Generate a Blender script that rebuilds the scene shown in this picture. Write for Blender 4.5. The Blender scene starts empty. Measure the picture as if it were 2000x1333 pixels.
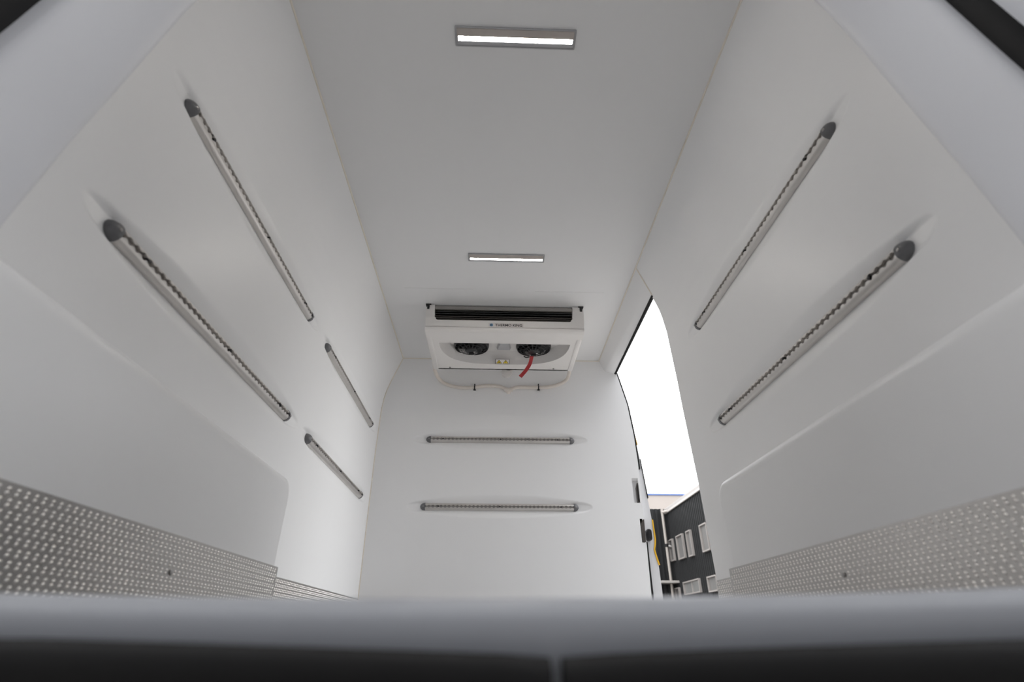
import bpy, bmesh, math, random
from mathutils import Vector, Matrix
from mathutils.geometry import tessellate_polygon
R = math.radians
random.seed(4)
SC = bpy.context.scene
COL = SC.collection

# ------------------------------------------------------------------ camera
# world: X to the right, Y forward into the van, Z up; the lens is at the origin,
# a hand above the loading sill, van floor just below, ground 0.72 m lower
cam_d = bpy.data.cameras.new('camera'); cam = bpy.data.objects.new('camera', cam_d); COL.objects.link(cam)
cam_d.sensor_width = 36.0; cam_d.lens = 1050.0/2000.0*36.0
cam_d.clip_start = 0.01; cam_d.clip_end = 400
cam.location = (0, 0, 0); cam.rotation_euler = (R(90+28.7), 0, R(-2.0))
cam_d.dof.use_dof = True; cam_d.dof.focus_distance = 2.9; cam_d.dof.aperture_fstop = 2.8
SC.camera = cam

# ------------------------------------------------------------------ sky (overcast)
w = bpy.data.worlds.new('overcast_sky'); SC.world = w; w.use_nodes = True
nt = w.node_tree; nt.nodes.clear()
o_ = nt.nodes.new('ShaderNodeOutputWorld'); b_ = nt.nodes.new('ShaderNodeBackground')
tc = nt.nodes.new('ShaderNodeTexCoord'); nz = nt.nodes.new('ShaderNodeTexNoise'); cr = nt.nodes.new('ShaderNodeValToRGB')
nz.inputs['Scale'].default_value = 2.2; nz.inputs['Detail'].default_value = 4
cr.color_ramp.elements[0].position = 0.3; cr.color_ramp.elements[0].color = (0.93, 0.955, 1.0, 1)
cr.color_ramp.elements[1].position = 0.7; cr.color_ramp.elements[1].color = (1.0, 1.0, 1.0, 1)
nt.links.new(tc.outputs['Generated'], nz.inputs['Vector']); nt.links.new(nz.outputs['Fac'], cr.inputs['Fac'])
nt.links.new(cr.outputs['Color'], b_.inputs['Color']); nt.links.new(b_.outputs[0], o_.inputs[0])
b_.inputs['Strength'].default_value = 1.3

SC.view_settings.view_transform = 'Standard'; SC.view_settings.look = 'None'
SC.view_settings.gamma = 1.0; SC.view_settings.use_curve_mapping = False
SC.view_settings.exposure = 1.74
try:
    SC.cycles.max_bounces = 16; SC.cycles.diffuse_bounces = 10
except Exception: pass

# ------------------------------------------------------------------ materials
def mat(name, col, rough=0.5, metal=0.0, var=0.03, vscale=6.0, bump=0.0, bscale=200.0, spec=0.5, emit=None, estr=0.0, coat=0.0, rvar=0.0):
    m = bpy.data.materials.new(name); m.use_nodes = True
    n = m.node_tree; p = n.nodes['Principled BSDF']
    p.inputs['Roughness'].default_value = rough; p.inputs['Metallic'].default_value = metal
    p.inputs['Specular IOR Level'].default_value = spec
    if coat: p.inputs['Coat Weight'].default_value = coat
    t = n.nodes.new('ShaderNodeTexCoord'); z = n.nodes.new('ShaderNodeTexNoise')
    z.inputs['Scale'].default_value = vscale; z.inputs['Detail'].default_value = 5
    n.links.new(t.outputs['Object'], z.inputs['Vector'])
    r = n.nodes.new('ShaderNodeValToRGB')
    r.color_ramp.elements[0].position = 0.3; r.color_ramp.elements[1].position = 0.7
    r.color_ramp.elements[0].color = tuple(c*(1-var) for c in col)+(1,)
    r.color_ramp.elements[1].color = tuple(min(1, c*(1+var)) for c in col)+(1,)
    n.links.new(z.outputs['Fac'], r.inputs['Fac']); n.links.new(r.outputs['Color'], p.inputs['Base Color'])
    if rvar:
        mr = n.nodes.new('ShaderNodeMapRange'); mr.inputs['To Min'].default_value = rough-rvar; mr.inputs['To Max'].default_value = rough+rvar
        n.links.new(z.outputs['Fac'], mr.inputs['Value']); n.links.new(mr.outputs[0], p.inputs['Roughness'])
    if bump:
        z2 = n.nodes.new('ShaderNodeTexNoise'); z2.inputs['Scale'].default_value = bscale; z2.inputs['Detail'].default_value = 3
        n.links.new(t.outputs['Object'], z2.inputs['Vector'])
        bm_ = n.nodes.new('ShaderNodeBump'); bm_.inputs['Strength'].default_value = bump; bm_.inputs['Distance'].default_value = 0.002
        n.links.new(z2.outputs['Fac'], bm_.inputs['Height']); n.links.new(bm_.outputs[0], p.inputs['Normal'])
    if emit:
        p.inputs['Emission Color'].default_value = emit+(1,); p.inputs['Emission Strength'].default_value = estr
    return m
M = {}
M['gel'] = mat('white_gelcoat', (0.87, 0.87, 0.87), 0.38, var=0.008, vscale=2.0, bump=0.02, bscale=60)
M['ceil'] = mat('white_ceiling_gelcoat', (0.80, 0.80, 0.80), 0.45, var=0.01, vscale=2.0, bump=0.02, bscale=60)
M['seal'] = mat('cream_sealant', (0.82, 0.77, 0.68), 0.5, var=0.05, vscale=20)
M['alu'] = mat('embossed_aluminium', (0.47, 0.455, 0.44), 0.30, 1.0, var=0.04, vscale=5, bump=0.05, bscale=400, rvar=0.05)
M['rail'] = mat('extruded_aluminium', (0.68, 0.655, 0.63), 0.42, 1.0, var=0.05, vscale=12, rvar=0.06)
M['cap'] = mat('grey_plastic', (0.13, 0.13, 0.135), 0.38, var=0.08, vscale=60)
M['chan'] = mat('darkened_channel_aluminium', (0.34, 0.325, 0.31), 0.5, 1.0, var=0.06, vscale=30)  # darkened below the track's tone so the slot reads dark
M['grain'] = mat('brightened_grain', (0.86, 0.83, 0.80), 0.30, 1.0, var=0.02, vscale=10)  # brightened above the plate's tone so the pattern stays visible
M['steel'] = mat('zinc_steel', (0.35, 0.34, 0.33), 0.35, 1.0, var=0.1, vscale=80)
M['black'] = mat('black_rubber', (0.010, 0.0095, 0.0095), 0.7, spec=0.25, var=0.1, vscale=30, bump=0.05, bscale=300)
M['blackp'] = mat('black_plastic', (0.015, 0.015, 0.016), 0.42, var=0.1, vscale=60)
M['slat'] = mat('dark_grey_slat', (0.075, 0.066, 0.060), 0.45, var=0.1, vscale=60)
M['unit'] = mat('unit_white_plastic', (0.80, 0.775, 0.75), 0.42, var=0.01, vscale=8)
M['unitg'] = mat('unit_inner_plastic', (0.72, 0.70, 0.68), 0.45, var=0.01, vscale=8)
M['strip'] = mat('brushed_strip', (0.34, 0.32, 0.30), 0.5, 0.0, var=0.05, vscale=20)
M['hose'] = mat('cream_hose', (0.72, 0.66, 0.60), 0.5, var=0.03, vscale=30)
M['red'] = mat('red_fabric', (0.55, 0.055, 0.06), 0.6, var=0.08, vscale=80)
M['bezel'] = mat('lamp_grey_plastic', (0.42, 0.42, 0.43), 0.45, var=0.03, vscale=40)
M['lampin'] = mat('lamp_beige_reflector', (0.52, 0.47, 0.43), 0.4, var=0.03, vscale=40)
M['led'] = mat('led_diffuser', (0.9, 0.88, 0.84), 0.4, var=0.0, emit=(1.0, 0.95, 0.88), estr=33)
M['floor'] = mat('grey_antislip_floor', (0.36, 0.355, 0.35), 0.6, var=0.15, vscale=150, bump=0.3, bscale=300)
M['paint'] = mat('white_body_paint', (0.72, 0.72, 0.73), 0.3, var=0.01, vscale=3, coat=0.3)
M['jambp'] = mat('pale_grey_frame_paint', (0.74, 0.745, 0.77), 0.5, spec=0.3, var=0.01, vscale=3)
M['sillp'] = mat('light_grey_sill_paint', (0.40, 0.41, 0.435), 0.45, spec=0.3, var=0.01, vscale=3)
M['yellow'] = mat('yellow_paint', (0.80, 0.45, 0.03), 0.35, var=0.03, vscale=20)
M['clad'] = mat('anthracite_cladding', (0.012, 0.0124, 0.0128), 0.7, spec=0.2, var=0.06, vscale=0.8)
M['clad2'] = mat('anthracite_cladding_end', (0.014, 0.0145, 0.015), 0.7, spec=0.2, var=0.06, vscale=0.8)
M['wframe'] = mat('cream_window_surround', (0.24, 0.222, 0.208), 0.5, var=0.04, vscale=2)
M['wpane'] = mat('window_glass', (0.16, 0.16, 0.155), 0.12, var=0.06, vscale=1.2)
M['blind'] = mat('grey_window_blind', (0.105, 0.102, 0.098), 0.6, var=0.04, vscale=2)
M['cream'] = mat('cream_wall', (0.28, 0.25, 0.228), 0.7, var=0.03, vscale=0.4)
M['blue'] = mat('blue_coping', (0.045, 0.09, 0.25), 0.5, var=0.05, vscale=1)
M['pipe'] = mat('light_downpipe', (0.30, 0.272, 0.245), 0.45, var=0.03, vscale=2)
M['ground'] = mat('concrete_yard', (0.34, 0.325, 0.31), 0.85, var=0.12, vscale=0.7, bump=0.2, bscale=30)
M['hall'] = mat('blocker_hall_grey', (0.22, 0.225, 0.24), 0.6, var=0.05, vscale=0.5)  # for the unseen hall and canopy added as sky blockers
M['white_lbl'] = mat('label_white', (0.70, 0.66, 0.64), 0.4, var=0.01)
M['ink'] = mat('black_ink', (0.012, 0.012, 0.014), 0.4, var=0.02)
M['lblue'] = mat('logo_blue', (0.10, 0.26, 0.45), 0.4, var=0.05)
M['lyel'] = mat('warning_yellow', (0.70, 0.52, 0.03), 0.4, var=0.03)

# ------------------------------------------------------------------ mesh helpers
class MB:
    def __init__(s): s.v = []; s.f = []
    def add(s, vs, fs):
        k = len(s.v); s.v += [tuple(p) for p in vs]; s.f += [tuple(i+k for i in f) for f in fs]; return s
    def box(s, a, b):
        x0, y0, z0 = a; x1, y1, z1 = b
        return s.add([(x0,y0,z0),(x1,y0,z0),(x1,y1,z0),(x0,y1,z0),(x0,y0,z1),(x1,y0,z1),(x1,y1,z1),(x0,y1,z1)],
                     [(0,3,2,1),(4,5,6,7),(0,1,5,4),(1,2,6,5),(2,3,7,6),(3,0,4,7)])
    def rings(s, rings, closed=True, caps=True, loop=False):
        n = len(rings[0]); vs = [p for r in rings for p in r]; fs = []
        for i in range(len(rings)-1 + (1 if loop else 0)):
            a = i*n; b = ((i+1) % len(rings))*n
            for j in range(n if closed else n-1):
                fs.append((a+j, a+(j+1) % n, b+(j+1) % n, b+j))
        if caps and closed and not loop:
            fs.append(tuple(range(n-1, -1, -1))); fs.append(tuple((len(rings)-1)*n+j for j in range(n)))
        return s.add(vs, fs)
    def tube(s, pts, r, n=8, caps=True):
        pts = [Vector(p) for p in pts]; rings = []; up = None
        for i, p in enumerate(pts):
            t = (pts[min(i+1, len(pts)-1)]-pts[max(i-1, 0)]).normalized()
            if up is None: up = t.orthogonal().normalized()
            up = (up - t*up.dot(t)).normalized(); sd = t.cross(up)
            rr = r[i] if isinstance(r, (list, tuple)) else r
            rings.append([p+(up*math.cos(2*math.pi*k/n)+sd*math.sin(2*math.pi*k/n))*rr for k in range(n)])
        return s.rings(rings, True, caps)
    def prism(s, poly, fn, a, b):
        """extrude a 2D polygon between depth a and b; fn(u, v, d) -> xyz"""
        n = len(poly)
        s.rings([[fn(u, v, a) for u, v in poly], [fn(u, v, b) for u, v in poly]], True, False)
        for d in (a, b):
            tri = tessellate_polygon([[Vector((u, v, 0)) for u, v in poly]])
            s.add([fn(u, v, d) for u, v in poly], tri)
        return s
    def sheet(s, outer, hole, fn):
        tri = tessellate_polygon([[Vector((u, v, 0)) for u, v in outer], [Vector((u, v, 0)) for u, v in hole]])
        return s.add([fn(u, v) for u, v in outer+hole], tri)
    def build(s, name, m, parent=None, smooth=35, bevel=0.0, seg=2, weld=True):
        me = bpy.data.meshes.new(name); me.from_pydata(s.v, [], s.f); me.update()
        bm = bmesh.new(); bm.from_mesh(me)
        if weld: bmesh.ops.remove_doubles(bm, verts=bm.verts, dist=1e-5)
        bmesh.ops.recalc_face_normals(bm, faces=bm.faces)
        if bevel:
            es = [e for e in bm.edges if len(e.link_faces) == 2 and e.calc_face_angle(0) > R(40)]
            bmesh.ops.bevel(bm, geom=es, offset=bevel, segments=seg, affect='EDGES', profile=0.5, clamp_overlap=True)
        bm.to_mesh(me); bm.free()
        me.materials.append(M[m] if isinstance(m, str) else m)
        if smooth:
            me.shade_smooth(); me.set_sharp_from_angle(angle=R(smooth))
        o = bpy.data.objects.new(name, me); COL.objects.link(o)
        if parent is not None: o.parent = parent
        return o
def tag(o, label=None, cat=None, group=None, kind=None):
    if label: o['label'] = label
    if cat: o['category'] = cat
    if group: o['group'] = group
    if kind: o['kind'] = kind
    return o
def empty(name, loc=(0, 0, 0), rot=None):
    o = bpy.data.objects.new(name, None); COL.objects.link(o); o.location = loc
    o.empty_display_size = 0.05
    if rot is not None: o.matrix_world = Matrix.Translation(loc) @ rot.to_4x4()
    return o
def struct(o, label, cat): return tag(o, label, cat, kind='structure')
def interp(tab, z):
    if z <= tab[0][0]: return tab[0][1]
    for (a, va), (b, vb) in zip(tab, tab[1:]):
        if z <= b: return va+(vb-va)*(z-a)/(b-a)
    return tab[-1][1]
def smoothstep(t): t = max(0, min(1, t)); return t*t*(3-2*t)
def frange(a, b, step):
    n = max(1, round((b-a)/step)); return [a+(b-a)*i/n for i in range(n+1)]
def rrect(x0, y0, x1, y1, r, n=4):
    out = []
    for cx, cy, a in ((x1-r, y0+r, -90), (x1-r, y1-r, 0), (x0+r, y1-r, 90), (x0+r, y0+r, 180)):
        for k in range(n+1):
            t = R(a+90*k/n); out.append((cx+r*math.cos(t), cy+r*math.sin(t)))
    return out

# ------------------------------------------------------------------ dimensions of the load space
CX = 0.046                      # centre line of the van
FLOOR = -0.012; CEIL = 1.746; FRONT = 3.47; REAR = 0.60
HW = [(-0.02, 0.815), (0.6, 0.821), (1.06, 0.823), (1.345, 0.818), (1.43, 0.809), (1.48, 0.800), (1.535, 0.784), (1.587, 0.766), (1.746, 0.706)]
hw = lambda z: interp(HW, z)
DE = [(0.19, 2.22), (0.55, 2.25), (0.94, 2.30), (1.25, 2.325), (1.40, 2.337), (1.56, 2.345), (1.746, 2.338)]
door_edge = lambda z: interp(DE, z)
BR = [(-0.02, 0.937), (0.19, 0.944), (0.5, 0.950), (1.0, 0.954), (1.19, 0.946), (1.41, 0.924), (1.55, 0.893), (1.66, 0.868), (1.746, 0.85)]
bulk_r = lambda z: interp(BR, z)
ZL, ZU = 0.727, 1.178           # rail heights
LEFT_RAILS = [(0.860, 1.968, ZL), (2.190, 3.277, ZL), (0.921, 1.989, ZU), (2.220, 3.305, ZU)]
RIGHT_RAILS = [(0.868, 1.950, ZL), (0.932, 2.002, ZU)]
FRONT_RAILS = [(-0.4565, 0.5455, 0.709), (-0.452, 0.5415, 1.1475)]
DEPTH = 0.0145
def dent(u, z, rails):
    d = 0.0
    for a, b, z0 in rails:
        c = (a+b)/2; L = (b-a)/2+0.085; t = abs(u-c)/L
        if t >= 1 or abs(z-z0) > 0.1: continue
        te = (b-a)/2/L                     # where the rail ends
        if t < te: half = 0.036+0.038*(1-(t/te)**2.5)
        else: half = 0.036*math.sqrt(max(0.0, 1-((t-te)/(1-te))**1.6))
        if abs(z-z0) >= half: continue
        core = min(0.0235, half*0.62); q = max(0.0, abs(z-z0)-core)/max(1e-4, half-core)
        e = (1-q)**1.5
        d = max(d, DEPTH*e*(1.0 if t < te else max(0.0, 1-(t-te)/(1-te))**0.8))
    return d
ZS = sorted(set([round(z, 4) for z in
     frange(FLOOR, 0.60, 0.04)+frange(0.632, 0.826, 0.0042)+frange(0.85, 1.05, 0.04)+frange(1.066, 1.28, 0.0042)+frange(1.295, CEIL, 0.017)]))
def side_wall(name, sgn, rails, yend):
    mb = MB(); vs = []; fs = []
    U = [i/420 for i in range(421)]
    for z in ZS:
        y1 = yend(z)
        for u in U:
            y = REAR+(y1-REAR)*u
            vs.append((CX+sgn*(hw(z)+dent(y, z, rails)), y, z))
    n = len(U)
    for i in range(len(ZS)-1):
        for j in range(n-1): fs.append((i*n+j, i*n+j+1, (i+1)*n+j+1, (i+1)*n+j))
    mb.add(vs, fs)
    # outer skin and the returns that close the panel
    k = 0.085
    outer = [[(CX+sgn*(hw(z)+k), REAR, z) for z in ZS], [(CX+sgn*(hw(z)+k), yend(z), z) for z in ZS]]
    mb.rings(outer, closed=False, caps=False)
    for yy in (lambda z: REAR, yend):
        mb.rings([[(CX+sgn*hw(z), yy(z), z) for z in ZS], [(CX+sgn*(hw(z)+k), yy(z), z) for z in ZS]], closed=False, caps=False)
    return mb.build(name, 'gel', None, 50)
wl = struct(side_wall('wall_left', -1, LEFT_RAILS, lambda z: FRONT), 'white moulded side wall with boat-shaped rail recesses, left', 'wall')
wr = struct(side_wall('wall_right', 1, RIGHT_RAILS, door_edge), 'white moulded side wall ending at the side door opening, right', 'wall')

# bulkhead at the front end
def bulkhead():
    mb = MB(); vs = []; fs = []
    zs = sorted(set(ZS+[0.500, 0.642, 0.740, 0.897]))
    fx = [0.80, 0.86, 0.900, 0.924, 0.940, 0.9425]
    nl = 260; cols = nl+len(fx)+1
    for z in zs:
        xl = CX-hw(z)
        row = [xl+(fx[0]-xl)*i/nl for i in range(nl)]+fx+[None]
        xr = bulk_r(z); row[-1] = xr
        for i, x in enumerate(row):
            x = min(x, xr)
            vs.append((x, FRONT+dent(x, z, FRONT_RAILS), z))
    for i in range(len(zs)-1):
        zc = (zs[i]+zs[i+1])/2
        for j in range(cols-1):
            if j >= nl:
                a = fx[j-nl]; b = fx[j-nl+1] if j-nl+1 < len(fx) else 9
                if 0.740 < zc < 0.897 and a >= 0.900-1e-6 and b <= 0.940+1e-6: continue
                if 0.500 < zc < 0.642 and a >= 0.924-1e-6 and b <= 0.940+1e-6: continue
            fs.append((i*cols+j, i*cols+j+1, (i+1)*cols+j+1, (i+1)*cols+j))
    mb.add(vs, fs)
    for pts in ([(CX-hw(z), z) for z in zs], [(bulk_r(z), z) for z in zs]):
        mb.rings([[(x, FRONT, z) for x, z in pts], [(x, FRONT+0.07, z) for x, z in pts]], closed=False, caps=False)
    mb.rings([[(CX-hw(z), FRONT+0.07, z) for z in zs], [(bulk_r(z), FRONT+0.07, z) for z in zs]], closed=False, caps=False)
    return mb.build('wall_front', 'gel', None, 50)
wf = struct(bulkhead(), 'white bulkhead wall across the front of the load space', 'wall')

# ceiling and floor
mb = MB(); mb.box((CX-0.80, REAR-0.12, CEIL), (CX+0.80, FRONT+0.07, CEIL+0.06))
ce = struct(mb.build('ceiling', 'ceil', None, 0), 'smooth white ceiling panel with two strip lamps', 'ceiling')
for a, b, y in ((-0.526, -0.131, 2.575), (0.224, 0.626, 2.586)):
    MB().box((a, y-0.0022, CEIL-0.0012), (b, y+0.0022, CEIL+0.002)).build('joint_strip', 'ceil', ce, 0)
mb = MB(); mb.box((CX-0.83, 0.405, FLOOR-0.05), (CX+0.93, FRONT+0.05, FLOOR))
fl = struct(mb.build('floor', 'floor', None, 0), 'grey anti-slip floor of the load space', 'floor')

# wheel-arch boxes moulded into the lower walls
HB = 0.703; BOXTOP = 0.452; BOXEND = 1.808
for sgn, wall in ((-1, wl), (1, wr)):
    poly = [(REAR-0.005, FLOOR), (BOXEND-0.012, FLOOR)]
    r = 0.04
    for k in range(7):
        t = R(15*k); poly.append((BOXEND-r+r*math.cos(t), BOXTOP-r+r*math.sin(t)))
    poly.append((REAR-0.005, BOXTOP))
    mb = MB(); n = len(poly); rings = []
    cy = (REAR+BOXEND)/2; cz = 0.2
    rr = 0.034
    def shr(d):
        out = []
        for (y, z) in poly:
            out.append((y-(d if y > cy else 0), z-(d if z > FLOOR+0.02 else 0)))
        return out
    rings.append([(CX+sgn*0.835, y, z) for y, z in shr(-0.03)])
    for k in range(7):
        t = R(15*k); h = HB+rr*(1-math.sin(t)); d = rr*(1-math.cos(t))
        rings.append([(CX+sgn*h, y, z) for y, z in shr(d)])
    mb.rings(rings, True, False)
    lp = shr(rr)
    mb.add([(CX+sgn*HB, y, z) for y, z in lp], tessellate_polygon([[Vector((y, z, 0)) for y, z in lp]]))
    mb.build('wheel_arch_box', 'gel', wall, 50)

# embossed aluminium kick plates
def grains(plane, y0, y1, z0, z1):
    mb = MB(); py = 0.0168; pz = 0.0148; row = 0; z = z0+0.006
    ring = [(math.cos(2*math.pi*k/8), math.sin(2*math.pi*k/8)) for k in range(8)]
    ca, sa = math.cos(R(38)), math.sin(R(38))
    while z < z1-0.004:
        y = y0+0.006+(row % 2)*py/2
        while y < y1-0.006:
            for dz, dy in ((-0.0030, -0.0007), (0.0030, 0.0007)):
                vs = []
                for s_, h in ((1.0, 0.0), (0.60, 0.0017)):
                    for c, s in ring:
                        u = 0.0041*s_*c; v = 0.0022*s_*s
                        vs.append(plane(y+dy+u*ca-v*sa, z+dz+u*sa+v*ca, h))
                vs.append(plane(y+dy, z+dz, 0.0021))
                mb.add(vs, [(k, (k+1) % 8, 8+(k+1) % 8, 8+k) for k in range(8)]+[(8+k, 8+(k+1) % 8, 16) for k in range(8)])
            y += py
        z += pz; row += 1
    return mb
def kick(name, sgn, yend, label):
    root = empty(name, (CX+sgn*HB, 1.2, FLOOR)); struct(root, label, 'kick plate')
    zt = 0.183; inv = Matrix.Translation(-Vector(root.location))
    def part(mb, nm, m='alu', sm=40, kind=None, weld=True):
        mb.v = [tuple(inv @ Vector(p)) for p in mb.v]
        o = mb.build(nm, m, root, sm, weld=weld)
        if kind: o['kind'] = kind
        return o
    t = 0.002
    x1 = CX+sgn*HB; xi = CX+sgn*(HB-t)
    part(MB().box((min(x1, xi), REAR, FLOOR), (max(x1, xi), BOXEND-0.004, zt)), 'rear_plate', sm=0)
    part(MB().box((min(x1, CX+sgn*0.83), BOXEND-0.004, FLOOR), (max(x1, CX+sgn*0.83), BOXEND+0.003, zt)), 'end_plate', sm=0)
    w0 = CX+sgn*0.822; w1 = CX+sgn*(hw(0.1)-0.003)
    part(MB().box((min(w0, w1), BOXEND, FLOOR), (max(w0, w1), yend, zt)), 'front_plate', sm=0)
    part(grains(lambda y, z, h: (xi-sgn*h, y, z), REAR, BOXEND-0.004, FLOOR, zt), 'embossed_grain', m='grain', sm=60, kind='stuff', weld=False)
    part(grains(lambda y, z, h: (w1-sgn*h, y, z), BOXEND, yend, FLOOR, zt), 'embossed_grain', m='grain', sm=60, kind='stuff', weld=False)
    for y, z in ((1.212, 0.112),):
        mb = MB(); rings = []
        for rr, h in ((0.006, 0), (0.0055, 0.0025), (0.003, 0.0035)):
            rings.append([(xi-sgn*h, y+rr*math.cos(2*math.pi*k/10), z+rr*math.sin(2*math.pi*k/10)) for k in range(10)])
        mb.rings(rings); part(mb, 'screw', 'steel')
    return root
kick('baseboard_left', -1, FRONT, 'embossed aluminium kick plate along the foot of the left wall')
kick('baseboard_right', 1, 2.218, 'embossed aluminium kick plate along the foot of the right wall')

# sealant beads in the corners
def bead(n, pts, label): 
    struct(MB().tube(pts, 0.0038, 6).build('trim_%d' % n, 'seal', None, 60), label, 'sealant bead')
CE = [CEIL-0.001]
bead(1, [(CX-hw(CEIL)+0.001, y, CEIL-0.002) for y in (REAR, 2.0, FRONT)], 'cream sealant bead between left wall and ceiling')
bead(2, [(CX+hw(CEIL)-0.001, y, CEIL-0.002) for y in (REAR, 2.0, FRONT)], 'cream sealant bead between right wall and ceiling')
bead(3, [(CX-hw(z)+0.002, FRONT-0.002, z) for z in frange(FLOOR, CEIL, 0.06)], 'cream sealant bead in the corner of left wall and bulkhead')
bead(4, [(CX-0.70, FRONT-0.002, CEIL-0.002), (CX+0.71, FRONT-0.002, CEIL-0.002)], 'thin sealant bead between bulkhead and ceiling')
bead(5, [(CX+hw(z)-0.001, 2.334, z) for z in frange(1.568, CEIL-0.004, 0.02)], 'short sealant bead from ceiling down to side door header')

# ------------------------------------------------------------------ side door opening
d1 = empty('door_1', (0.95, 2.9, FLOOR)); struct(d1, 'open side door aperture with white header and front pillar', 'doorway')
def world_part(mb, nm, m, root, sm=35, **k):
    off = Vector(root.location); mb.v = [tuple(Vector(p)-off) for p in mb.v]
    return mb.build(nm, m, root, sm, **k)
def sub_part(mb, nm, m, par, sm=35, **k):          # parent sits untransformed under a root
    off = Vector(par.parent.location); mb.v = [tuple(Vector(p)-off) for p in mb.v]
    return mb.build(nm, m, par, sm, **k)
sec0 = [(0.751, 1.750), (0.787, 1.650), (0.797, 1.624), (0.803, 1.607), (0.820, 1.566), (0.834, 1.568), (0.85, 1.746)]
sec1 = [(0.752, 1.750), (0.776, 1.694), (0.783, 1.676), (0.795, 1.664), (0.858, 1.648), (0.872, 1.650), (0.88, 1.746)]
rings = []
for i in range(13):
    t = i/12; y = 2.332+(FRONT+0.05-2.332)*t
    rings.append([(a[0]+(b[0]-a[0])*t, y, a[1]+(b[1]-a[1])*t) for a, b in zip(sec0, sec1)])
world_part(MB().rings(rings), 'header_beam', 'gel', d1, 30)
mb = MB(); rings = []
for i in range(9):
    t = i/8; y = 2.335+(FRONT-0.005-2.335)*t; x = 0.818+(0.857-0.818)*t; z = 1.568+(1.649-1.568)*t
    rings.append([(x-0.002, y, z+0.004), (x-0.003, y, z-0.006), (x+0.006, y, z-0.011), (x+0.014, y, z-0.006), (x+0.014, y, z+0.004)])
world_part(mb.rings(rings), 'header_seal', 'black', d1, 50)
# front pillar, seen edge on beyond the bulkhead
PO = [(-0.02, 1.018), (0.245, 1.018), (0.372, 1.016), (0.420, 1.004), (0.463, 0.997), (0.485, 1.002), (0.505, 1.010), (0.64, 1.007), (0.722, 1.001), (0.77, 0.996), (1.035, 0.976), (1.194, 0.957), (1.41, 0.929), (1.55, 0.90), (1.667, 0.872)]
zz = sorted(set(frange(-0.02, 1.667, 0.05)+[p[0] for p in PO]))
poly = [(interp(PO, z), z) for z in zz]+[(bulk_r(z)-0.012, z) for z in reversed(zz)]
pil = world_part(MB().prism(poly, lambda u, v, d: (u, d, v), 3.494, 3.60), 'front_pillar', 'paint', d1, 40)
def ribbon(z0, z1, xf, w0, w1, y0, y1):
    mb = MB(); rings = []
    zs_ = frange(z0, z1, 0.03)
    for z in zs_:
        t = (z-z0)/(z1-z0); x = xf(z); w = w0+(w1-w0)*t
        rings.append([(x, y0, z), (x+w, y0, z), (x+w, y1, z), (x, y1, z)])
    return mb.rings(rings)
sub_part(ribbon(0.96, 1.655, lambda z: bulk_r(z)+0.001, 0.011, 0.011, 3.476, 3.50), 'upper_seal', 'black', pil)
sub_part(ribbon(-0.01, 0.505, lambda z: bulk_r(z)+0.001, 0.017, 0.008, 3.476, 3.50), 'lower_seal', 'black', pil)
sub_part(ribbon(0.775, 1.03, lambda z: interp(PO, z)-0.001, 0.006, 0.004, 3.488, 3.52), 'outer_seal', 'black', pil)
sub_part(ribbon(0.375, 0.64, lambda z: interp(PO, z)-0.001, 0.010, 0.008, 3.49, 3.60), 'yellow_body_edge', 'yellow', pil)
sub_part(ribbon(1.13, 1.19, lambda z: interp(PO, z)-0.001, 0.008, 0.006, 3.49, 3.60), 'yellow_body_edge', 'yellow', pil)
# recesses for the striker and latch
def cup(x0, x1, z0, z1, dep, m, name):
    mb = MB(); fl_ = 0.006
    a = [(x0, FRONT, z0), (x1, FRONT, z0), (x1, FRONT, z1), (x0, FRONT, z1)]
    b = [(x0+fl_, FRONT+dep, z0+fl_), (x1-0.002, FRONT+dep, z0+fl_), (x1-0.002, FRONT+dep, z1-fl_*3), (x0+fl_, FRONT+dep, z1-fl_*3)]
    mb.rings([a, b], True, False); mb.add(b, [(0, 1, 2, 3)])
    return world_part(mb, name, m, d1, 30)
c1 = cup(0.900, 0.940, 0.740, 0.897, 0.028, 'gel', 'striker_recess')
sub_part(MB().prism([(0.926, 0.746), (0.939, 0.746), (0.939, 0.866), (0.936, 0.870), (0.926, 0.838)], lambda u, v, d: (u, d, v), 3.474, 3.515), 'striker_plate', 'slat', c1, 0, bevel=0.002)
sub_part(MB().box((0.931, 3.470, 0.75), (0.934, 3.476, 0.85)), 'striker_groove', 'black', c1, 0)
c2 = cup(0.924, 0.940, 0.500, 0.642, 0.06, 'slat', 'latch_recess')
sub_part(MB().prism([(0.926, 0.505), (0.948, 0.502), (0.952, 0.64), (0.944, 0.637), (0.927, 0.610)], lambda u, v, d: (u, d, v), 3.468, 3.49), 'latch_plate', 'slat', c2, 0, bevel=0.002)
mb = MB()
for y in (0,):
    rings = []
    for d, s in ((3.50, 1.0), (3.462, 1.0), (3.452, 0.86)):
        rings.append([(0.972+(u-0.972)*s, d, 0.545+(v-0.545)*s) for u, v in rrect(0.957, 0.511, 0.987, 0.580, 0.012)])
    mb.rings(rings)
sub_part(mb, 'latch_knob', 'blackp', c2, 40)
sub_part(MB().prism(rrect(0.964, 0.524, 0.980, 0.567, 0.006), lambda u, v, d: (u, d, v), 3.4495, 3.4525), 'latch_mouth', 'ink', c2, 0)

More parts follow.
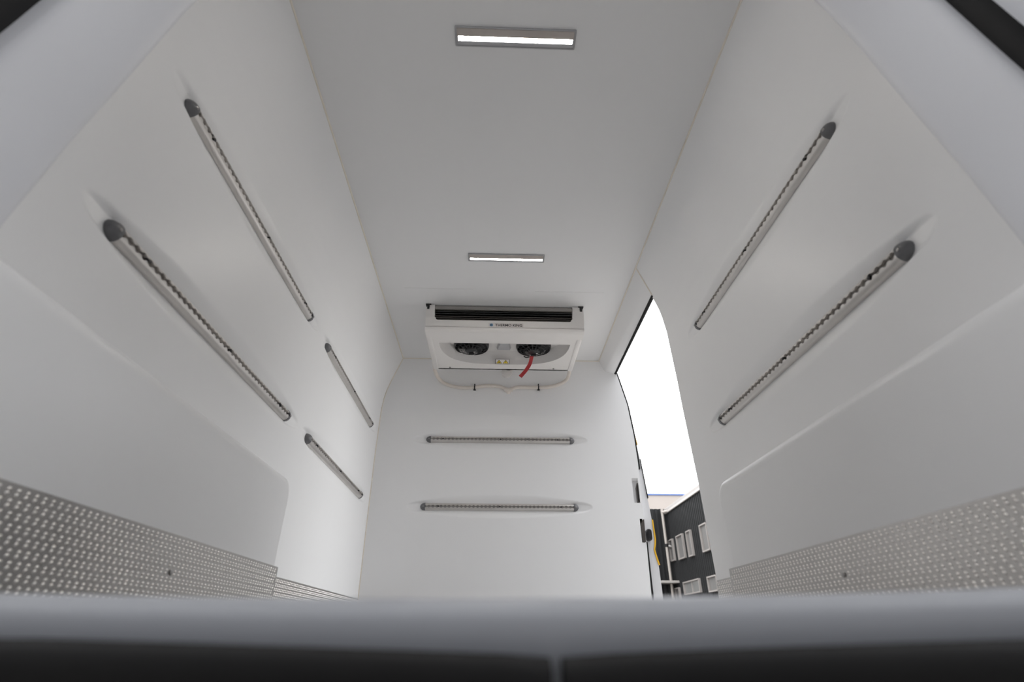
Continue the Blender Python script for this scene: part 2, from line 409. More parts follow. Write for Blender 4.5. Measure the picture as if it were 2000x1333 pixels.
# ------------------------------------------------------------------ rear door frame and loading sill
d2 = empty('door_2', (CX, 0.5, FLOOR)); struct(d2, 'white rear door frame with black seal at the edge of view', 'doorway')
JH = [(0.0, 0.742), (0.3, 0.735), (0.51, 0.7265), (0.7, 0.713), (0.81, 0.699), (1.0, 0.680), (1.1, 0.669), (1.205, 0.652), (1.4, 0.612), (1.60, 0.56)]
JY = lambda z: 0.585+0.08*(z-0.51)
JS = [(0.012, 0.022), (0.002, 0.014), (0.0, 0.004), (0.003, -0.008), (0.034, -0.088), (0.038, -0.097), (0.043, -0.103), (0.050, -0.106), (0.22, -0.108), (0.22, 0.022)]
for sgn in (-1, 1):
    rings = [[(CX+sgn*(interp(JH, z)+d), JY(z)+dy, z) for d, dy in JS] for z in frange(-0.02, 1.70, 0.05)]
    world_part(MB().rings(rings), 'door_jamb', 'jambp', d2, 50)
    o = 0.030 if sgn < 0 else 0.012
    SP = [(0.0445+o, -0.104), (0.0445+o, -0.124), (0.049+o, -0.137), (0.056+o, -0.142), (0.063+o, -0.138), (0.067+o, -0.124), (0.067+o, -0.104)]
    rings = [[(CX+sgn*(interp(JH, z)+d), JY(z)+dy, z) for d, dy in SP] for z in frange(0.0, 1.68, 0.05)]
    world_part(MB().rings(rings), 'door_seal', 'black', d2, 50)
mb = MB(); z0 = 1.66
hs = [(0.022, 0.0), (0.0, 0.0), (-0.09, 0.03), (-0.105, 0.045), (-0.105, 0.14), (0.022, 0.14)]
rings = [[(CX+s*0.80, JY(z0)+a, z0+b) for a, b in hs] for s in (-1, 1)]
world_part(mb.rings(rings), 'door_header', 'jambp', d2, 40)
# loading sill
dz = lambda x: min(0.022, 0.0050*((x-0.0)/0.345)**2)+0.0055*x
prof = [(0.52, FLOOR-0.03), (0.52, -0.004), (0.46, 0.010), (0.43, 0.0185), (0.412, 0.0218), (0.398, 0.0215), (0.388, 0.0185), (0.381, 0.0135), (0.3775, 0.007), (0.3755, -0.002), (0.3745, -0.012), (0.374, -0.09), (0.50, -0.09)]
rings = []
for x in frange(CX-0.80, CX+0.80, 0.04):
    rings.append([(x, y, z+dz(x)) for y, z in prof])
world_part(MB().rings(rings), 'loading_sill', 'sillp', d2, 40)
# two black rubber bumpers below the sill, a narrow gap on the centre line
for sgn in (-1, 1):
    rings = []
    for x in frange(0.0036, 0.80, 0.03):
        X = 0.0385+sgn*x
        zt = -0.0098+0.0092*min(1.0, x/0.30)**0.85
        dn = 0.004*max(0, 1-x/0.006)
        ring = [(0.372, zt-0.003), (0.364, zt-0.001-dn*0.5), (0.356, zt-0.002-dn), (0.350, zt-0.007-dn), (0.348, zt-0.020), (0.352, zt-0.034), (0.352, zt-0.10), (0.374, zt-0.10)]
        rings.append([(X, a, b) for a, b in ring])
    world_part(MB().rings(rings), 'sill_rubber', 'black', d2, 50)

# ------------------------------------------------------------------ lashing rails
def make_rail(L, loc, rot, label, group):
    root = empty('lashing_rail', loc, rot); tag(root, label, 'rail', group)
    A, H = 0.0215, 0.0205; pit = 0.0254; cap = 0.030
    x0, x1 = -L/2+cap*0.8, L/2-cap*0.8
    n = int((x1-x0)/pit*8); xs = [x0+(x1-x0)*i/n for i in range(n+1)]
    arc = [(math.cos(R(a))*A, math.sin(R(a))*H) for a in (0, 18, 36, 52, 66)]
    mb = MB()
    for s in (-1, 1):
        rings = []
        for x in xs:
            q = (x % pit)-pit/2; rr = 0.0084
            sl = max(0.0034, math.sqrt(max(0, rr*rr-q*q)))
            rings.append([(x, s*a, b) for a, b in arc]+[(x, s*(sl+0.0004), H*math.sqrt(1-((sl+0.0004)/A)**2)), (x, s*sl, H*math.sqrt(1-(sl/A)**2)-0.0006), (x, s*sl, H*0.5)])
        mb.rings(rings, False, False)
    mb.build('track', 'rail', root, 40, weld=False)
    mb = MB(); mb.rings([[(x, -0.0140, H*0.66), (x, -0.0140, H*0.55), (x, 0.0140, H*0.55), (x, 0.0140, H*0.66)] for x in (x0, x1)], False, False)
    mb.build('channel', 'chan', root, 0)
    for s in (-1, 1):
        rings = []; m = 8
        for k in range(m+1):
            t = k/m*0.985; sc = math.sqrt(1-t*t)
            rings.append([(s*(L/2-cap+cap*t), (A+0.0012)*sc*math.cos(R(a)), (H+0.0016)*sc*math.sin(R(a))) for a in range(0, 181, 20)])
        rings.insert(0, [(s*(L/2-cap-0.003), (A+0.0012)*math.cos(R(a)), (H+0.0016)*math.sin(R(a))) for a in range(0, 181, 20)])
        c = MB().rings(rings, True, True).build('end_cap', 'cap', root, 50)
        mb = MB(); xx = s*(L/2-cap*0.72)
        mb.rings([[(xx+r*math.cos(R(a)), r*math.sin(R(a)), z) for a in range(0, 360, 36)] for r, z in ((0.0042, H-0.002), (0.0042, H+0.0018), (0.0024, H+0.0026))])
        mb.build('cap_screw', 'steel', c, 40)
    for fx_ in (-0.385, 0.0, 0.385):
        mb = MB(); xx = fx_*L
        mb.rings([[(xx+r*math.cos(R(a)), r*math.sin(R(a)), z) for a in range(0, 360, 36)] for r, z in ((0.0052, H*0.5), (0.0052, H+0.0006), (0.003, H+0.0018))])
        mb.build('track_screw', 'blackp', root, 40)
    return root
def rot_cols(x, y, z): return Matrix((x, y, z)).transposed()
G = 'aluminium lashing rails set in the walls'
def lab_rail(sgn, r, label):
    a, b, z = r; x = CX+sgn*(hw(z)+DEPTH-0.0005)
    xx = Vector((0, 1, 0)); n = Vector((-sgn, 0, 0)); make_rail(b-a, (x, (a+b)/2, z), rot_cols(xx, n.cross(xx), n), label, G)
lab_rail(-1, LEFT_RAILS[0], 'large lower lashing rail on the left wall, nearest above the wheel-arch box')
lab_rail(-1, LEFT_RAILS[1], 'short-looking lower lashing rail at the far end of the left wall')
lab_rail(-1, LEFT_RAILS[2], 'long upper lashing rail on the left wall, near the ceiling')
lab_rail(-1, LEFT_RAILS[3], 'short-looking upper lashing rail at the far end of the left wall')
lab_rail(1, RIGHT_RAILS[0], 'lower lashing rail on the right wall, thickest on that side')
lab_rail(1, RIGHT_RAILS[1], 'upper lashing rail on the right wall, closer to the ceiling')
for r, l in ((FRONT_RAILS[0], 'lower horizontal lashing rail on the bulkhead'), (FRONT_RAILS[1], 'upper horizontal lashing rail on the bulkhead, below the cooling unit')):
    a, b, z = r; xx = Vector((1, 0, 0)); n = Vector((0, -1, 0))
    make_rail(b-a, ((a+b)/2, FRONT+DEPTH-0.0005, z), rot_cols(xx, n.cross(xx), n), l, G)

# ------------------------------------------------------------------ ceiling strip lamps
def lamp(y, dep, label):
    x0, x1 = -0.151, 0.250
    root = empty('strip_lamp', ((x0+x1)/2, y, CEIL)); tag(root, label, 'lamp', 'ceiling strip lamps')
    h = (x1-x0)/2
    # flange as a frame of four bars
    mb = MB(); d = dep/2
    mb.sheet(rrect(-h, -d, h, d, 0.004), rrect(-h+0.006, -d+0.004, h-0.006, d-0.004, 0.003), lambda u, v: (u, v, -0.006))
    for r_, z_ in ((rrect(-h, -d, h, d, 0.004), 0), ):
        mb.rings([[(u, v, 0.0) for u, v in r_], [(u, v, -0.006) for u, v in r_]], True, False)
    ri = rrect(-h+0.006, -d+0.004, h-0.006, d-0.004, 0.003)
    mb.rings([[(u, v, -0.0006) for u, v in ri], [(u, v, -0.006) for u, v in ri]], True, False)
    mb.build('bezel', 'bezel', root, 35)
    k = h-0.007
    MB().add([(-k, -d+0.005, -0.001), (k, -d+0.005, -0.001), (k, d-0.005, -0.001), (-k, d-0.005, -0.001)], [(0, 1, 2, 3)]).build('back_plate', 'bezel', root, 0)
    # beige reflector rising to the diffuser, grey lip on the far side
    mb = MB(); sec = [(-d+0.006, -0.001), (-d+0.006, -0.004), (-d*0.24, -0.0135), (-d*0.20, -0.0135), (-d*0.20, -0.001)]
    mb.rings([[(s*k, a, b) for a, b in sec] for s in (-1, 1)]); mb.build('reflector', 'lampin', root, 0)
    mb = MB(); sec = [(d*0.26, -0.001), (d*0.26, -0.0135), (d*0.42, -0.0135), (d*0.86, -0.005), (d*0.86, -0.001)]
    mb.rings([[(s*k, a, b) for a, b in sec] for s in (-1, 1)]); mb.build('far_lip', 'bezel', root, 0)
    for s in (-1, 1):
        MB().box((min(s*k, s*(k-0.004)), -d*0.20, -0.0135), (max(s*k, s*(k-0.004)), d*0.26, -0.001)).build('end_block', 'bezel', root, 0)
    MB().box((-k+0.004, -d*0.20, -0.0115), (k-0.004, d*0.26, -0.004)).build('diffuser', 'led', root, 0)
lamp(1.0830, 0.067, 'large lit strip lamp on the ceiling near the rear, top of view')
lamp(2.2720, 0.062, 'small lit strip lamp on the ceiling just before the cooling unit')

# ------------------------------------------------------------------ evaporator unit under the ceiling
YF, YB, ZB = 2.74, 3.262, 1.565
UX0, UX1 = -0.418, 0.527
un = empty('evaporator_unit', ((UX0+UX1)/2, 3.0, ZB)); tag(un, 'white ceiling cooling unit with two black fans and dark louvre', 'cooling unit')
P = lambda mb, nm, m, sm=35, **k: world_part(mb, nm, m, un, sm, **k)
OX0, OX1, OZ0, OZ1 = -0.363, 0.457, 1.636, 1.716
# front face: outline with rounded shoulders and a notch for the outlet
face = [(UX0+0.004, ZB+0.024), (UX1-0.004, ZB+0.024), (UX1-0.001, 1.66)]
for k in range(6):
    t = R(18*k); face.append((UX1-0.03+0.03*math.cos(t), 1.712+0.028*math.sin(t)))
face += [(OX1+0.004, 1.742), (OX1, OZ0+0.018)]
for k in range(5):
    t = R(-90*k/4); face.append((OX1-0.020+0.014*math.cos(t), OZ0+0.016+0.016*math.sin(t)))
for k in range(5):
    t = R(-90-90*k/4); face.append((OX0+0.020+0.014*math.cos(t), OZ0+0.016+0.016*math.sin(t)))
face += [(OX0, OZ0+0.018), (OX0-0.004, 1.742)]
for k in range(6):
    t = R(90+18*k); face.append((UX0+0.03+0.03*math.cos(t), 1.712+0.028*math.sin(t)))
face += [(UX0+0.001, 1.66)]
P(MB().prism(face, lambda u, v, d: (u, d, v), YF, YF+0.03), 'front_panel', 'unit', 30)
# rounded lower front edge and forward part of the underside
Y1 = 2.885
sec = [(YF, ZB+0.026), (YF, ZB+0.020)]+[(YF+0.03-0.03*math.cos(R(15*k)), ZB+0.020-0.020*math.sin(R(15*k))) for k in range(1, 7)]+[(Y1, ZB), (Y1, ZB+0.012), (YF+0.03, ZB+0.026)]
P(MB().rings([[(x, a, b) for a, b in sec] for x in (UX0+0.003, UX1-0.003)]), 'lower_edge', 'unit', 40)
# underside with the D-shaped fan pocket
NR = 2.893
far = []
for k in range(21):
    t = R(180*k/20); c = math.cos(t); s = math.sin(t)
    far.append((0.057+0.402*math.copysign(abs(c)**0.62, c), NR+0.288*abs(s)**0.80))
D = far
bot = [(UX0+0.003, Y1-0.001), (UX1-0.003, Y1-0.001), (UX1-0.008, YB), (UX0+0.008, YB)]
P(MB().sheet(bot, D, lambda u, v: (u, v, ZB)), 'underside_panel', 'unit', 0)
ZF = 1.640
inner = []
for k in range(21):
    t = R(180*k/20); c = math.cos(t); s = math.sin(t)
    inner.append((0.057+0.372*math.copysign(abs(c)**0.55, c), NR+0.004+0.236*abs(s)**0.70))
mb = MB(); mb.rings([[(u, v, ZB) for u, v in D], [(u, v*0.7+iv*0.3, ZB+0.035) for (u, v), (iu, iv) in zip(D, inner)], [(u, v, ZF) for u, v in inner]], True, False)
P(mb, 'pocket_wall', 'unitg', 60)
P(MB().add([(u, v, ZF) for u, v in inner], tessellate_polygon([[Vector((u, v, 0)) for u, v in inner]])), 'pocket_floor', 'unitg', 0)
P(MB().rings([[(0.030, NR+0.015, ZF), (0.078, NR+0.015, ZF), (0.073, NR+0.015, ZF-0.045), (0.035, NR+0.015, ZF-0.045)], [(0.006, 3.085, ZF), (0.102, 3.085, ZF), (0.094, 3.085, ZF-0.020), (0.014, 3.085, ZF-0.020)]]), 'centre_rib', 'bezel', 0, bevel=0.003)
# sides, back and the raised cheeks
for x, s in ((UX0, 1), (UX1, -1)):
    sec = [(x+s*0.030, 1.741), (x+s*0.018, 1.737), (x+s*0.009, 1.731), (x+s*0.002, 1.722), (x+s*0.0, 1.70), (x+s*0.0, 1.66), (x+s*0.003, ZB+0.004), (x+s*0.010, ZB-0.004), (x+s*0.034, ZB-0.004), (x+s*0.040, ZB+0.004), (x+s*0.040, 1.742)]
    rings = []
    for y, q in ((YF+0.028, 0.018), (YF+0.06, 0.006), (2.88, 0.0), (YB, 0.0), (YB+0.006, 0.004)):
        rings.append([(a+(s*0.003 if y > 2.9 else 0), y, max(b, ZB-0.004+q)) for a, b in sec])
    P(MB().rings(rings), 'side_cheek', 'unit', 40)
P(MB().box((UX0+0.006, YB-0.012, ZB), (UX1-0.006, YB, 1.744)), 'back_panel', 'unit', 0)
P(MB().box((UX0+0.01, YF+0.02, 1.735), (UX1-0.01, YB, 1.744)), 'mounting_plate', 'strip', 0)
# outlet: bright strip on top, dark throat, slats
P(MB().box((OX0-0.002, YF+0.006, OZ1), (OX1+0.002, YF+0.022, 1.738)), 'outlet_strip', 'strip', 0, bevel=0.002)
mb = MB(); mb.box((OX0-0.01, YF+0.10, ZB+0.03), (OX1+0.01, YF+0.105, 1.736)).box((OX0-0.01, YF+0.03, ZB+0.06), (OX1+0.01, YF+0.105, ZB+0.064))
P(mb, 'outlet_throat', 'ink', 0)
for i, z in enumerate((1.700, 1.686, 1.6675, 1.6555, 1.6445)):
    mb = MB(); t = 0.0019
    mb.rings([[(x, YF+0.010, z-t), (x, YF+0.010, z+t*1.6), (x, YF+0.05, z+0.010+t), (x, YF+0.05, z+0.010-t)] for x in (OX0-0.002, OX1+0.002)])
    P(mb, 'louvre_slat', 'slat' if i > 1 else 'blackp', 0)
# mounting brackets at the front shoulders
for x, s in ((-0.405, 1), (0.512, -1)):
    mb = MB(); mb.box((x-0.016, YF-0.004, CEIL-0.008), (x+0.016, YF+0.02, CEIL)).box((x-0.007, YF-0.002, CEIL-0.036), (x+0.007, YF+0.018, CEIL-0.006))
    mb.box((x-0.011, YF+0.0, CEIL-0.022), (x+0.011, YF+0.014, CEIL-0.014))
    P(mb, 'mounting_bracket', 'blackp', 0, bevel=0.0012)
# fans
def fan(cx, cy):
    r = 0.108; z1 = ZF; z0 = ZF-0.026
    mb = MB(); n = 32
    def ring(rr, z): return [(cx+rr*math.cos(2*math.pi*k/n), cy+rr*math.sin(2*math.pi*k/n), z) for k in range(n)]
    mb.rings([ring(r+0.004, z1), ring(r+0.004, z0+0.012), ring(r, z0+0.006), ring(r, z0), ring(r-0.005, z0-0.002), ring(r-0.007, z0+0.004), ring(r-0.007, z1)], True, False)
    f = P(mb, 'fan_ring', 'blackp', 40)
    sub_part(MB().add(ring(r-0.006, z1-0.003), [tuple(range(n))]), 'fan_back', 'ink', f, 0)
    for k in range(7):
        a = 2*math.pi*k/7; vs = []
        for rr in (0.03, 0.06, 0.098):
            for e, zz_ in ((-0.28, -0.004), (0.28, -0.018)):
                ang = a+e*(0.05/rr)**0.35; vs.append((cx+rr*math.cos(ang), cy+rr*math.sin(ang), z1+zz_-0.004))
        sub_part(MB().add(vs, [(0, 1, 3, 2), (2, 3, 5, 4)]), 'fan_blade', 'blackp', f, 0)
    g = f
    for k in range(16):
        a = 2*math.pi*(k+0.5)/16; c, s = math.cos(a), math.sin(a)
        pts = [(cx+rr*c, cy+rr*s, z) for rr, z in ((r-0.004, z0), (0.085, z0-0.008), (0.06, z0-0.017), (0.038, z0-0.022))]
        sub_part(MB().tube(pts, 0.0018, 5), 'guard_spoke', 'blackp', g, 60)
    for rr, z in ((0.085, z0-0.008), (0.066, z0-0.0155)):
        pts = [(cx+rr*math.cos(2*math.pi*k/28), cy+rr*math.sin(2*math.pi*k/28), z) for k in range(29)]
        sub_part(MB().tube(pts, 0.0016, 5, False), 'guard_ring', 'blackp', g, 60)
    sub_part(MB().rings([ring(0.040, z0-0.006), ring(0.040, z0-0.022), ring(0.036, z0-0.027), ring(0.022, z0-0.029)]), 'motor_hub', 'blackp', g, 40)
    sub_part(MB().box((cx-0.016, cy+0.014, z0-0.036), (cx+0.016, cy+0.034, z0-0.026)), 'hub_connector', 'blackp', g, 0, bevel=0.002)
    sub_part(MB().box((cx+0.014, cy+0.0, z0-0.0300), (cx+0.026, cy+0.008, z0-0.0285)), 'hub_sticker', 'white_lbl', g, 0)
    return f
fan(-0.153, 3.045); fan(0.246, 3.050)
P(MB().tube([(0.185, 3.115, ZF-0.045), (0.200, 3.12, ZF-0.052), (0.220, 3.10, ZF-0.058)], 0.0035, 6), 'fan_cable', 'blackp', 60)
for x in (-0.30, 0.10, 0.39):
    if x != 0.10:
        mb = MB(); mb.rings([[(x+r*math.cos(R(a)), YB-0.03+r*math.sin(R(a)), z) for a in range(0, 360, 36)] for r, z in ((0.006, ZB+0.001), (0.006, ZB-0.005), (0.003, ZB-0.006))])
        P(mb, 'housing_screw', 'steel', 40)
# brand plate on the front face
def text_mesh(s, size, name, m, root, fn, bold=0.0):
    cu = bpy.data.curves.new('t', 'FONT'); cu.body = s; cu.size = size; cu.align_x = 'LEFT'; cu.offset = bold; cu.extrude = 0.0
    ob = bpy.data.objects.new('t', cu); COL.objects.link(ob)
    dg = bpy.context.evaluated_depsgraph_get(); dg.update()
    me = bpy.data.meshes.new_from_object(ob.evaluated_get(dg))
    vs = [fn(v.co.x, v.co.y) for v in me.vertices]; fs = [tuple(p.vertices) for p in me.polygons]
    COL.objects.unlink(ob); bpy.data.objects.remove(ob); bpy.data.meshes.remove(me)
    off = Vector(root.location)
    me2 = bpy.data.meshes.new(name); me2.from_pydata([tuple(Vector(p)-off) for p in vs], [], fs); me2.update()
    me2.materials.append(M[m]); o = bpy.data.objects.new(name, me2); COL.objects.link(o); return o, [v[0] for v in vs]
LX0, LX1, LZ0, LZ1 = -0.044, 0.163, 1.5915, 1.6205
bp = P(MB().prism(rrect(LX0, LZ0, LX1, LZ1, 0.003), lambda u, v, d: (u, d, v), YF-0.0012, YF), 'brand_plate', 'white_lbl', 0)
yy = YF-0.0018
tx, xs_ = text_mesh('THERMO KING', 0.0235, 'brand_lettering', 'ink', un, lambda u, v: (u, yy, v), 0.0006)
wd = max(xs_)-min(xs_); sx = 0.160/wd
for v in tx.data.vertices:
    wx = v.co.x+un.location.x; wz = v.co.z+un.location.z
    v.co.x = -0.004+(wx-min(xs_))*sx-un.location.x; v.co.z = 1.5975+wz-un.location.z
tx.parent = bp
# emblem: blue burst with a dark centre mark
ec = (-0.026, 1.606)
star = []
for k in range(24):
    r = 0.0125 if k % 2 == 0 else 0.0085; a = 2*math.pi*k/24
    star.append((ec[0]+r*math.cos(a), ec[1]+r*math.sin(a)))
sub_part(MB().add([(u, yy, v) for u, v in star], [tuple(range(24))]), 'emblem', 'lblue', bp, 0)
mb = MB(); y2 = yy-0.0004; ex, ez = ec
mb.add([(ex-0.005, y2, ez-0.007), (ex-0.0015, y2, ez-0.007), (ex-0.0015, y2, ez+0.007), (ex-0.005, y2, ez+0.007)], [(0, 1, 2, 3)])
mb.add([(ex-0.001, y2, ez), (ex+0.003, y2, ez+0.007), (ex+0.0065, y2, ez+0.007), (ex+0.002, y2, ez), (ex+0.0065, y2, ez-0.007), (ex+0.003, y2, ez-0.007)], [(0, 3, 2, 1), (0, 5, 4, 3)])
sub_part(mb, 'emblem_mark', 'ink', bp, 0)
# warning label standing on the far wall of the pocket
wc = Vector((0.047, 3.150, ZB+0.006)); tv = Vector((0, 0.060, -0.016)).normalized(); tn = Vector((0, -0.016, -0.060)).normalized()
def onlab(h): return lambda u, v, d=0: tuple(wc+Vector((1, 0, 0))*u-tv*v+tn*(h+d))
wl_ = P(MB().prism(rrect(-0.046, -0.0255, 0.046, 0.0255, 0.003), onlab(0.0), 0.0, 0.0012), 'warning_label', 'white_lbl', 0)
mb = MB(); mb.sheet(rrect(-0.046, -0.0255, 0.046, 0.0255, 0.003), rrect(-0.0435, -0.023, 0.0435, 0.023, 0.002), onlab(0.0016))
sub_part(mb, 'label_border', 'ink', wl_, 0)
for cxx in (-0.0215, 0.0215):
    T = lambda s: [(cxx-0.0195*s, -0.004-0.0135*s), (cxx+0.0195*s, -0.004-0.0135*s), (cxx, -0.004+0.0235*s)]
    sub_part(MB().add([onlab(0.0016)(u, v) for u, v in T(1.0)], [(0, 1, 2)]), 'triangle_border', 'ink', wl_, 0)
    sub_part(MB().add([onlab(0.0020)(u, v) for u, v in T(0.80)], [(0, 1, 2)]), 'triangle_field', 'lyel', wl_, 0)
f3 = onlab(0.0024)
mb = MB()
for k in range(4):
    a = R(45+90*k); c, s = math.cos(a), math.sin(a)
    mb.add([f3(-0.0215+0.0075*c-0.002*s, -0.006+0.0075*s+0.002*c), f3(-0.0215+0.0075*c+0.002*s, -0.006+0.0075*s-0.002*c), f3(-0.0215, -0.006)], [(0, 1, 2)])
mb.add([f3(-0.0215+0.003*math.cos(2*math.pi*k/8), -0.006+0.003*math.sin(2*math.pi*k/8)) for k in range(8)], [tuple(range(8))])
sub_part(mb, 'fan_symbol', 'ink', wl_, 0)
mb = MB().add([f3(0.0195, 0.007), f3(0.0235, 0.007), f3(0.0225, -0.007), f3(0.0205, -0.007)], [(0, 1, 2, 3)])
mb.add([f3(0.0199, -0.0095), f3(0.0231, -0.0095), f3(0.0231, -0.0125), f3(0.0199, -0.0125)], [(0, 1, 2, 3)])
sub_part(mb, 'exclamation_mark', 'ink', wl_, 0)

# drain hoses, gland and red tape
def smooth_path(pts, n=6):
    P_ = [Vector(p) for p in pts]; out = []
    for i in range(len(P_)-1):
        a = P_[max(i-1, 0)]; b = P_[i]; c = P_[i+1]; d = P_[min(i+2, len(P_)-1)]
        for k in range(n):
            t = k/n
            out.append(0.5*((2*b)+(c-a)*t+(2*a-5*b+4*c-d)*t*t+(3*b-a-3*c+d)*t**3))
    out.append(P_[-1]); return out
YH = 3.452
def hose(pts, clipx, clipz, label):
    root = empty('drain_hose', (pts[-1][0], YH, pts[-1][2])); tag(root, label, 'hose', 'drain hoses under the cooling unit')
    world_part(MB().tube(smooth_path(pts), 0.0125, 10), 'tubing', 'hose', root, 60)
    mb = MB(); n = 12
    mb.rings([[(x, YH+r*math.cos(2*math.pi*k/n), clipz+r*math.sin(2*math.pi*k/n)) for k in range(n)] for x, r in ((clipx-0.004, 0.0125), (clipx-0.004, 0.0148), (clipx+0.004, 0.0148), (clipx+0.004, 0.0125))], True, False)
    mb.box((clipx-0.0035, YH-0.006, clipz+0.012), (clipx+0.0035, YH+0.016, clipz+0.026)).box((clipx-0.008, YH-0.006, clipz-0.022), (clipx+0.008, YH+0.006, clipz-0.014))
    world_part(mb, 'cable_tie', 'blackp', root, 40)
hose([(-0.412, 3.290, 1.625), (-0.411, 3.33, 1.592), (-0.402, 3.39, 1.578), (-0.385, 3.435, 1.566), (-0.345, YH, 1.541), (-0.255, YH, 1.516), (-0.147, YH, 1.517), (-0.058, YH, 1.531), (0.031, YH, 1.526), (0.084, YH, 1.504)], -0.140, 1.5165, 'cream drain hose on the left, curving under the cooling unit')
hose([(0.508, 3.290, 1.625), (0.512, 3.33, 1.596), (0.512, 3.39, 1.586), (0.503, 3.435, 1.578), (0.464, YH, 1.555), (0.390, YH, 1.530), (0.300, YH, 1.5235), (0.227, YH, 1.523), (0.156, YH, 1.522), (0.108, YH, 1.504)], 0.306, 1.5235, 'cream drain hose on the right, curving under the cooling unit')
tee = empty('drain_tee', (0.096, YH, 1.50)); tag(tee, 'small cream drain connector where both hoses meet on the bulkhead', 'connector')
world_part(MB().tube([(0.070, YH, 1.506), (0.096, YH, 1.500), (0.122, YH, 1.506)], 0.0165, 12), 'collar', 'hose', tee, 50)
world_part(MB().tube([(0.096, YH, 1.500), (0.096, FRONT+0.005, 1.494)], 0.017, 12), 'spigot', 'hose', tee, 50)
gl = empty('drain_gland', (0.085, 3.44, 1.63)); tag(gl, 'round white gland on the bulkhead below the cooling unit', 'gland')
n = 24; ring = lambda r, y: [(0.085+r*math.cos(2*math.pi*k/n), y, 1.640+r*math.sin(2*math.pi*k/n)) for k in range(n)]
world_part(MB().rings([ring(0.040, FRONT), ring(0.040, FRONT-0.018), ring(0.036, FRONT-0.024), ring(0.020, FRONT-0.028)]), 'flange', 'unitg', gl, 40)
world_part(MB().tube([(0.082, FRONT-0.028, 1.655), (0.108, FRONT-0.034, 1.652)], 0.006, 8), 'plug', 'blackp', gl, 40)
# red tape tied to the fan hub
mb = MB(); rings = []
pts = smooth_path([(0.236, 3.085, ZF-0.058), (0.231, 3.100, 1.560), (0.222, 3.104, 1.530), (0.200, 3.100, 1.490), (0.178, 3.098, 1.460), (0.160, 3.096, 1.438)], 5)
for i, p in enumerate(pts):
    t = i/(len(pts)-1); a = Vector((0.0115-0.002*t, 0.002*math.sin(6*t), -0.002-0.006*t)); nrm = Vector((0, 0.0009, 0))
    rings.append([p-a-nrm, p+a-nrm, p+a+nrm, p-a+nrm])
tp = mb.rings(rings).build('red_tape', 'red', None, 50); tag(tp, 'strip of red tape hanging from the right fan', 'tape')

# ------------------------------------------------------------------ outside: yard and buildings
GZ = -0.72
gd = MB().box((-90, -90, GZ-0.1), (90, 130, GZ)).build('ground', 'ground', None, 0); struct(gd, 'concrete yard around the van', 'ground')
BX = 12.0; BY = 38.1; BT = 7.46
bd = empty('dark_building', (BX, 30, GZ)); tag(bd, 'dark corrugated metal building seen through the side door', 'building')
def corr(a, b, top, fn, pitch=0.30, dep=0.08):
    mb = MB(); pts = []; u = a
    while u < b:
        for du, d in ((0, 0), (0.10, 0), (0.13, dep), (0.22, dep)):
            pts.append((min(u+du*pitch/0.25, b), d))
        u += pitch
    pts.append((b, 0))
    mb.rings([[fn(u, d, GZ) for u, d in pts], [fn(u, d, top) for u, d in pts]], False, False); return mb
sh = world_part(MB().box((BX+0.09, 14, GZ), (BX+14, BY+0.3, BT-0.05)), 'core', 'clad', bd, 0)
world_part(corr(14, BY, BT, lambda u, d, z: (BX+d, u, z)), 'side_cladding', 'clad', bd, 0)
world_part(corr(2.0, BX, 7.72, lambda u, d, z: (u, BY+d, z)), 'end_cladding', 'clad2', bd, 0)
world_part(MB().box((2.0, BY+0.10, GZ), (BX+6, BY+3.0, 7.70)), 'end_core', 'clad2', bd, 0)
world_part(MB().box((BX-0.10, 13.9, BT), (BX+14, BY, BT+0.22)), 'roof_edge', 'wframe', bd, 0, bevel=0.02)
world_part(MB().box((BX-0.12, 13.9, BT-0.12), (BX-0.02, BY-0.1, BT+0.02)), 'gutter', 'strip', bd, 0, bevel=0.02)
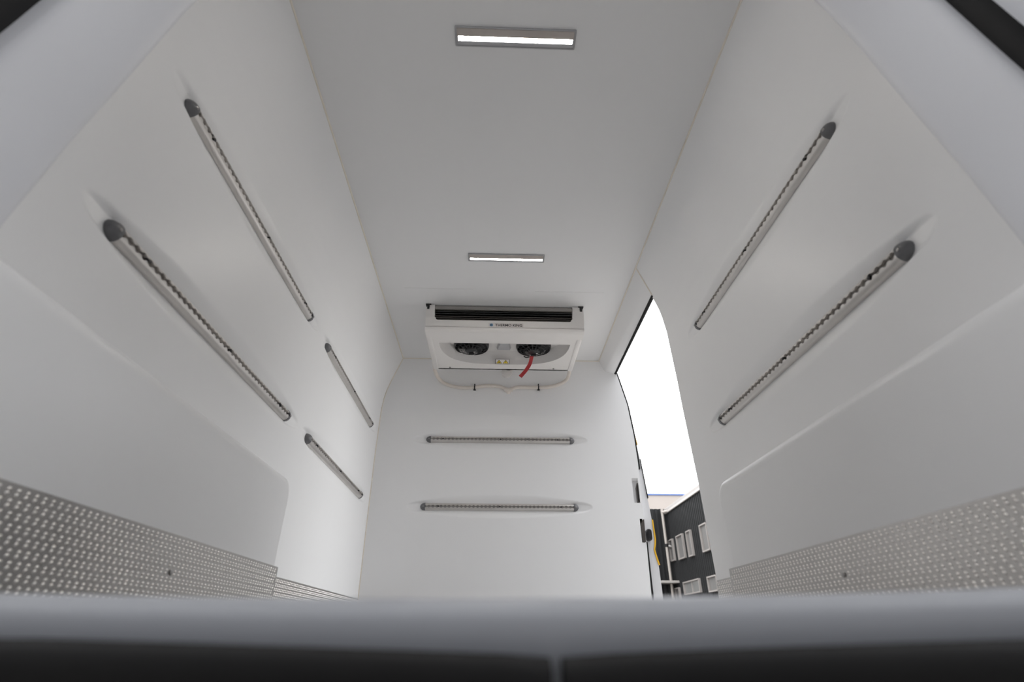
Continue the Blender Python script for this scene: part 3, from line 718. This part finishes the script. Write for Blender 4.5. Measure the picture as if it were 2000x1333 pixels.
# downpipe in the corner
px, py_ = BX-0.33, BY-0.33
dp = world_part(MB().tube(smooth_path([(BX-0.05, BY-0.75, BT-0.03), (px+0.06, py_-0.1, BT-0.03), (px, py_, BT-0.10), (px, py_, BT-0.5), (px, py_, GZ)], 4), 0.09, 10), 'downpipe', 'pipe', bd, 60)
sub_part(MB().tube([(px, py_, 5.18), (px, py_, 5.36)], 0.15, 10), 'pipe_bracket', 'black', dp, 40)
sub_part(MB().tube([(px, py_, 5.25), (px+0.36, py_-0.1, 5.18), (px+0.42, py_-0.5, 5.0)], 0.08, 8), 'lamp_arm', 'steel', dp, 40)
world_part(MB().box((10.7, BY-1.0, 2.93), (BX, BY, 3.06)), 'canopy', 'strip', bd, 0, bevel=0.01)
def window(y0, y1, z0, z1, blind=True):
    root = world_part(MB().box((BX-0.02, y0+0.05, z0+0.05), (BX+0.085, y1-0.05, z1-0.05)), 'window', 'blind' if blind else 'wpane', bd, 0)
    fw = 0.07; x0, x1 = BX-0.13, BX+0.09
    for nm, a, b in (('frame_top', (x0, y0, z1-fw), (x1, y1, z1)), ('frame_bottom', (x0, y0, z0), (x1, y1, z0+fw)), ('frame_side', (x0, y0, z0+fw), (x1, y0+fw, z1-fw)), ('frame_side', (x0, y1-fw, z0+fw), (x1, y1, z1-fw))):
        sub_part(MB().box(a, b), nm, 'wframe', root, 0)
    if not blind:
        ym = y0+(y1-y0)*0.5
        sub_part(MB().box((BX-0.06, ym-0.04, z0+fw), (BX, ym+0.04, z1-fw)), 'mullion', 'wframe', root, 0)
for a in ((37.15, 38.0-0.02, 4.27, 5.62), (35.05, 36.32, 4.19, 5.62), (33.54, 34.34, 4.13, 5.60), (30.8, 31.92, 4.09, 5.55), (27.6, 28.8, 4.09, 5.55)): window(*a)
for a in ((33.28, 36.15, 2.14, 2.88), (30.6, 31.96, 2.04, 2.83), (37.1, 38.0, 1.2, 2.67)): window(*a, blind=a[0] != 33.28)
hb = empty('blocker_hall', (0, -12, GZ)); struct(hb, 'added unseen hall and canopy behind the van, blocking the rear sky', 'building')  # hall added out of view to cut sky light at the rear
world_part(corr(-30, 30, 8.0, lambda u, d, z: (u, -3.2-d, z), 0.5), 'blocker_cladding', 'hall', hb, 0)
world_part(MB().box((-30, -30, GZ), (30, -3.27, 7.95)), 'blocker_core', 'hall', hb, 0)
world_part(MB().box((-30.1, -30, 8.0), (30.1, -3.1, 8.3)), 'roof_edge', 'strip', hb, 0)
world_part(MB().box((-9, -3.2, 3.0), (9, -0.1, 3.2)), 'blocker_canopy', 'hall', hb, 0, bevel=0.03)  # unseen canopy, added to shade the rear frame and sill
fb = empty('cream_building', (20, 62, GZ)); tag(fb, 'distant cream building with a blue roof edge', 'building')
world_part(MB().box((5, 60, GZ), (45, 75, 13.62)), 'wall', 'cream', fb, 0)
world_part(MB().box((4.9, 59.9, 13.62), (45.1, 75.1, 13.80)), 'blue_coping', 'blue', fb, 0)
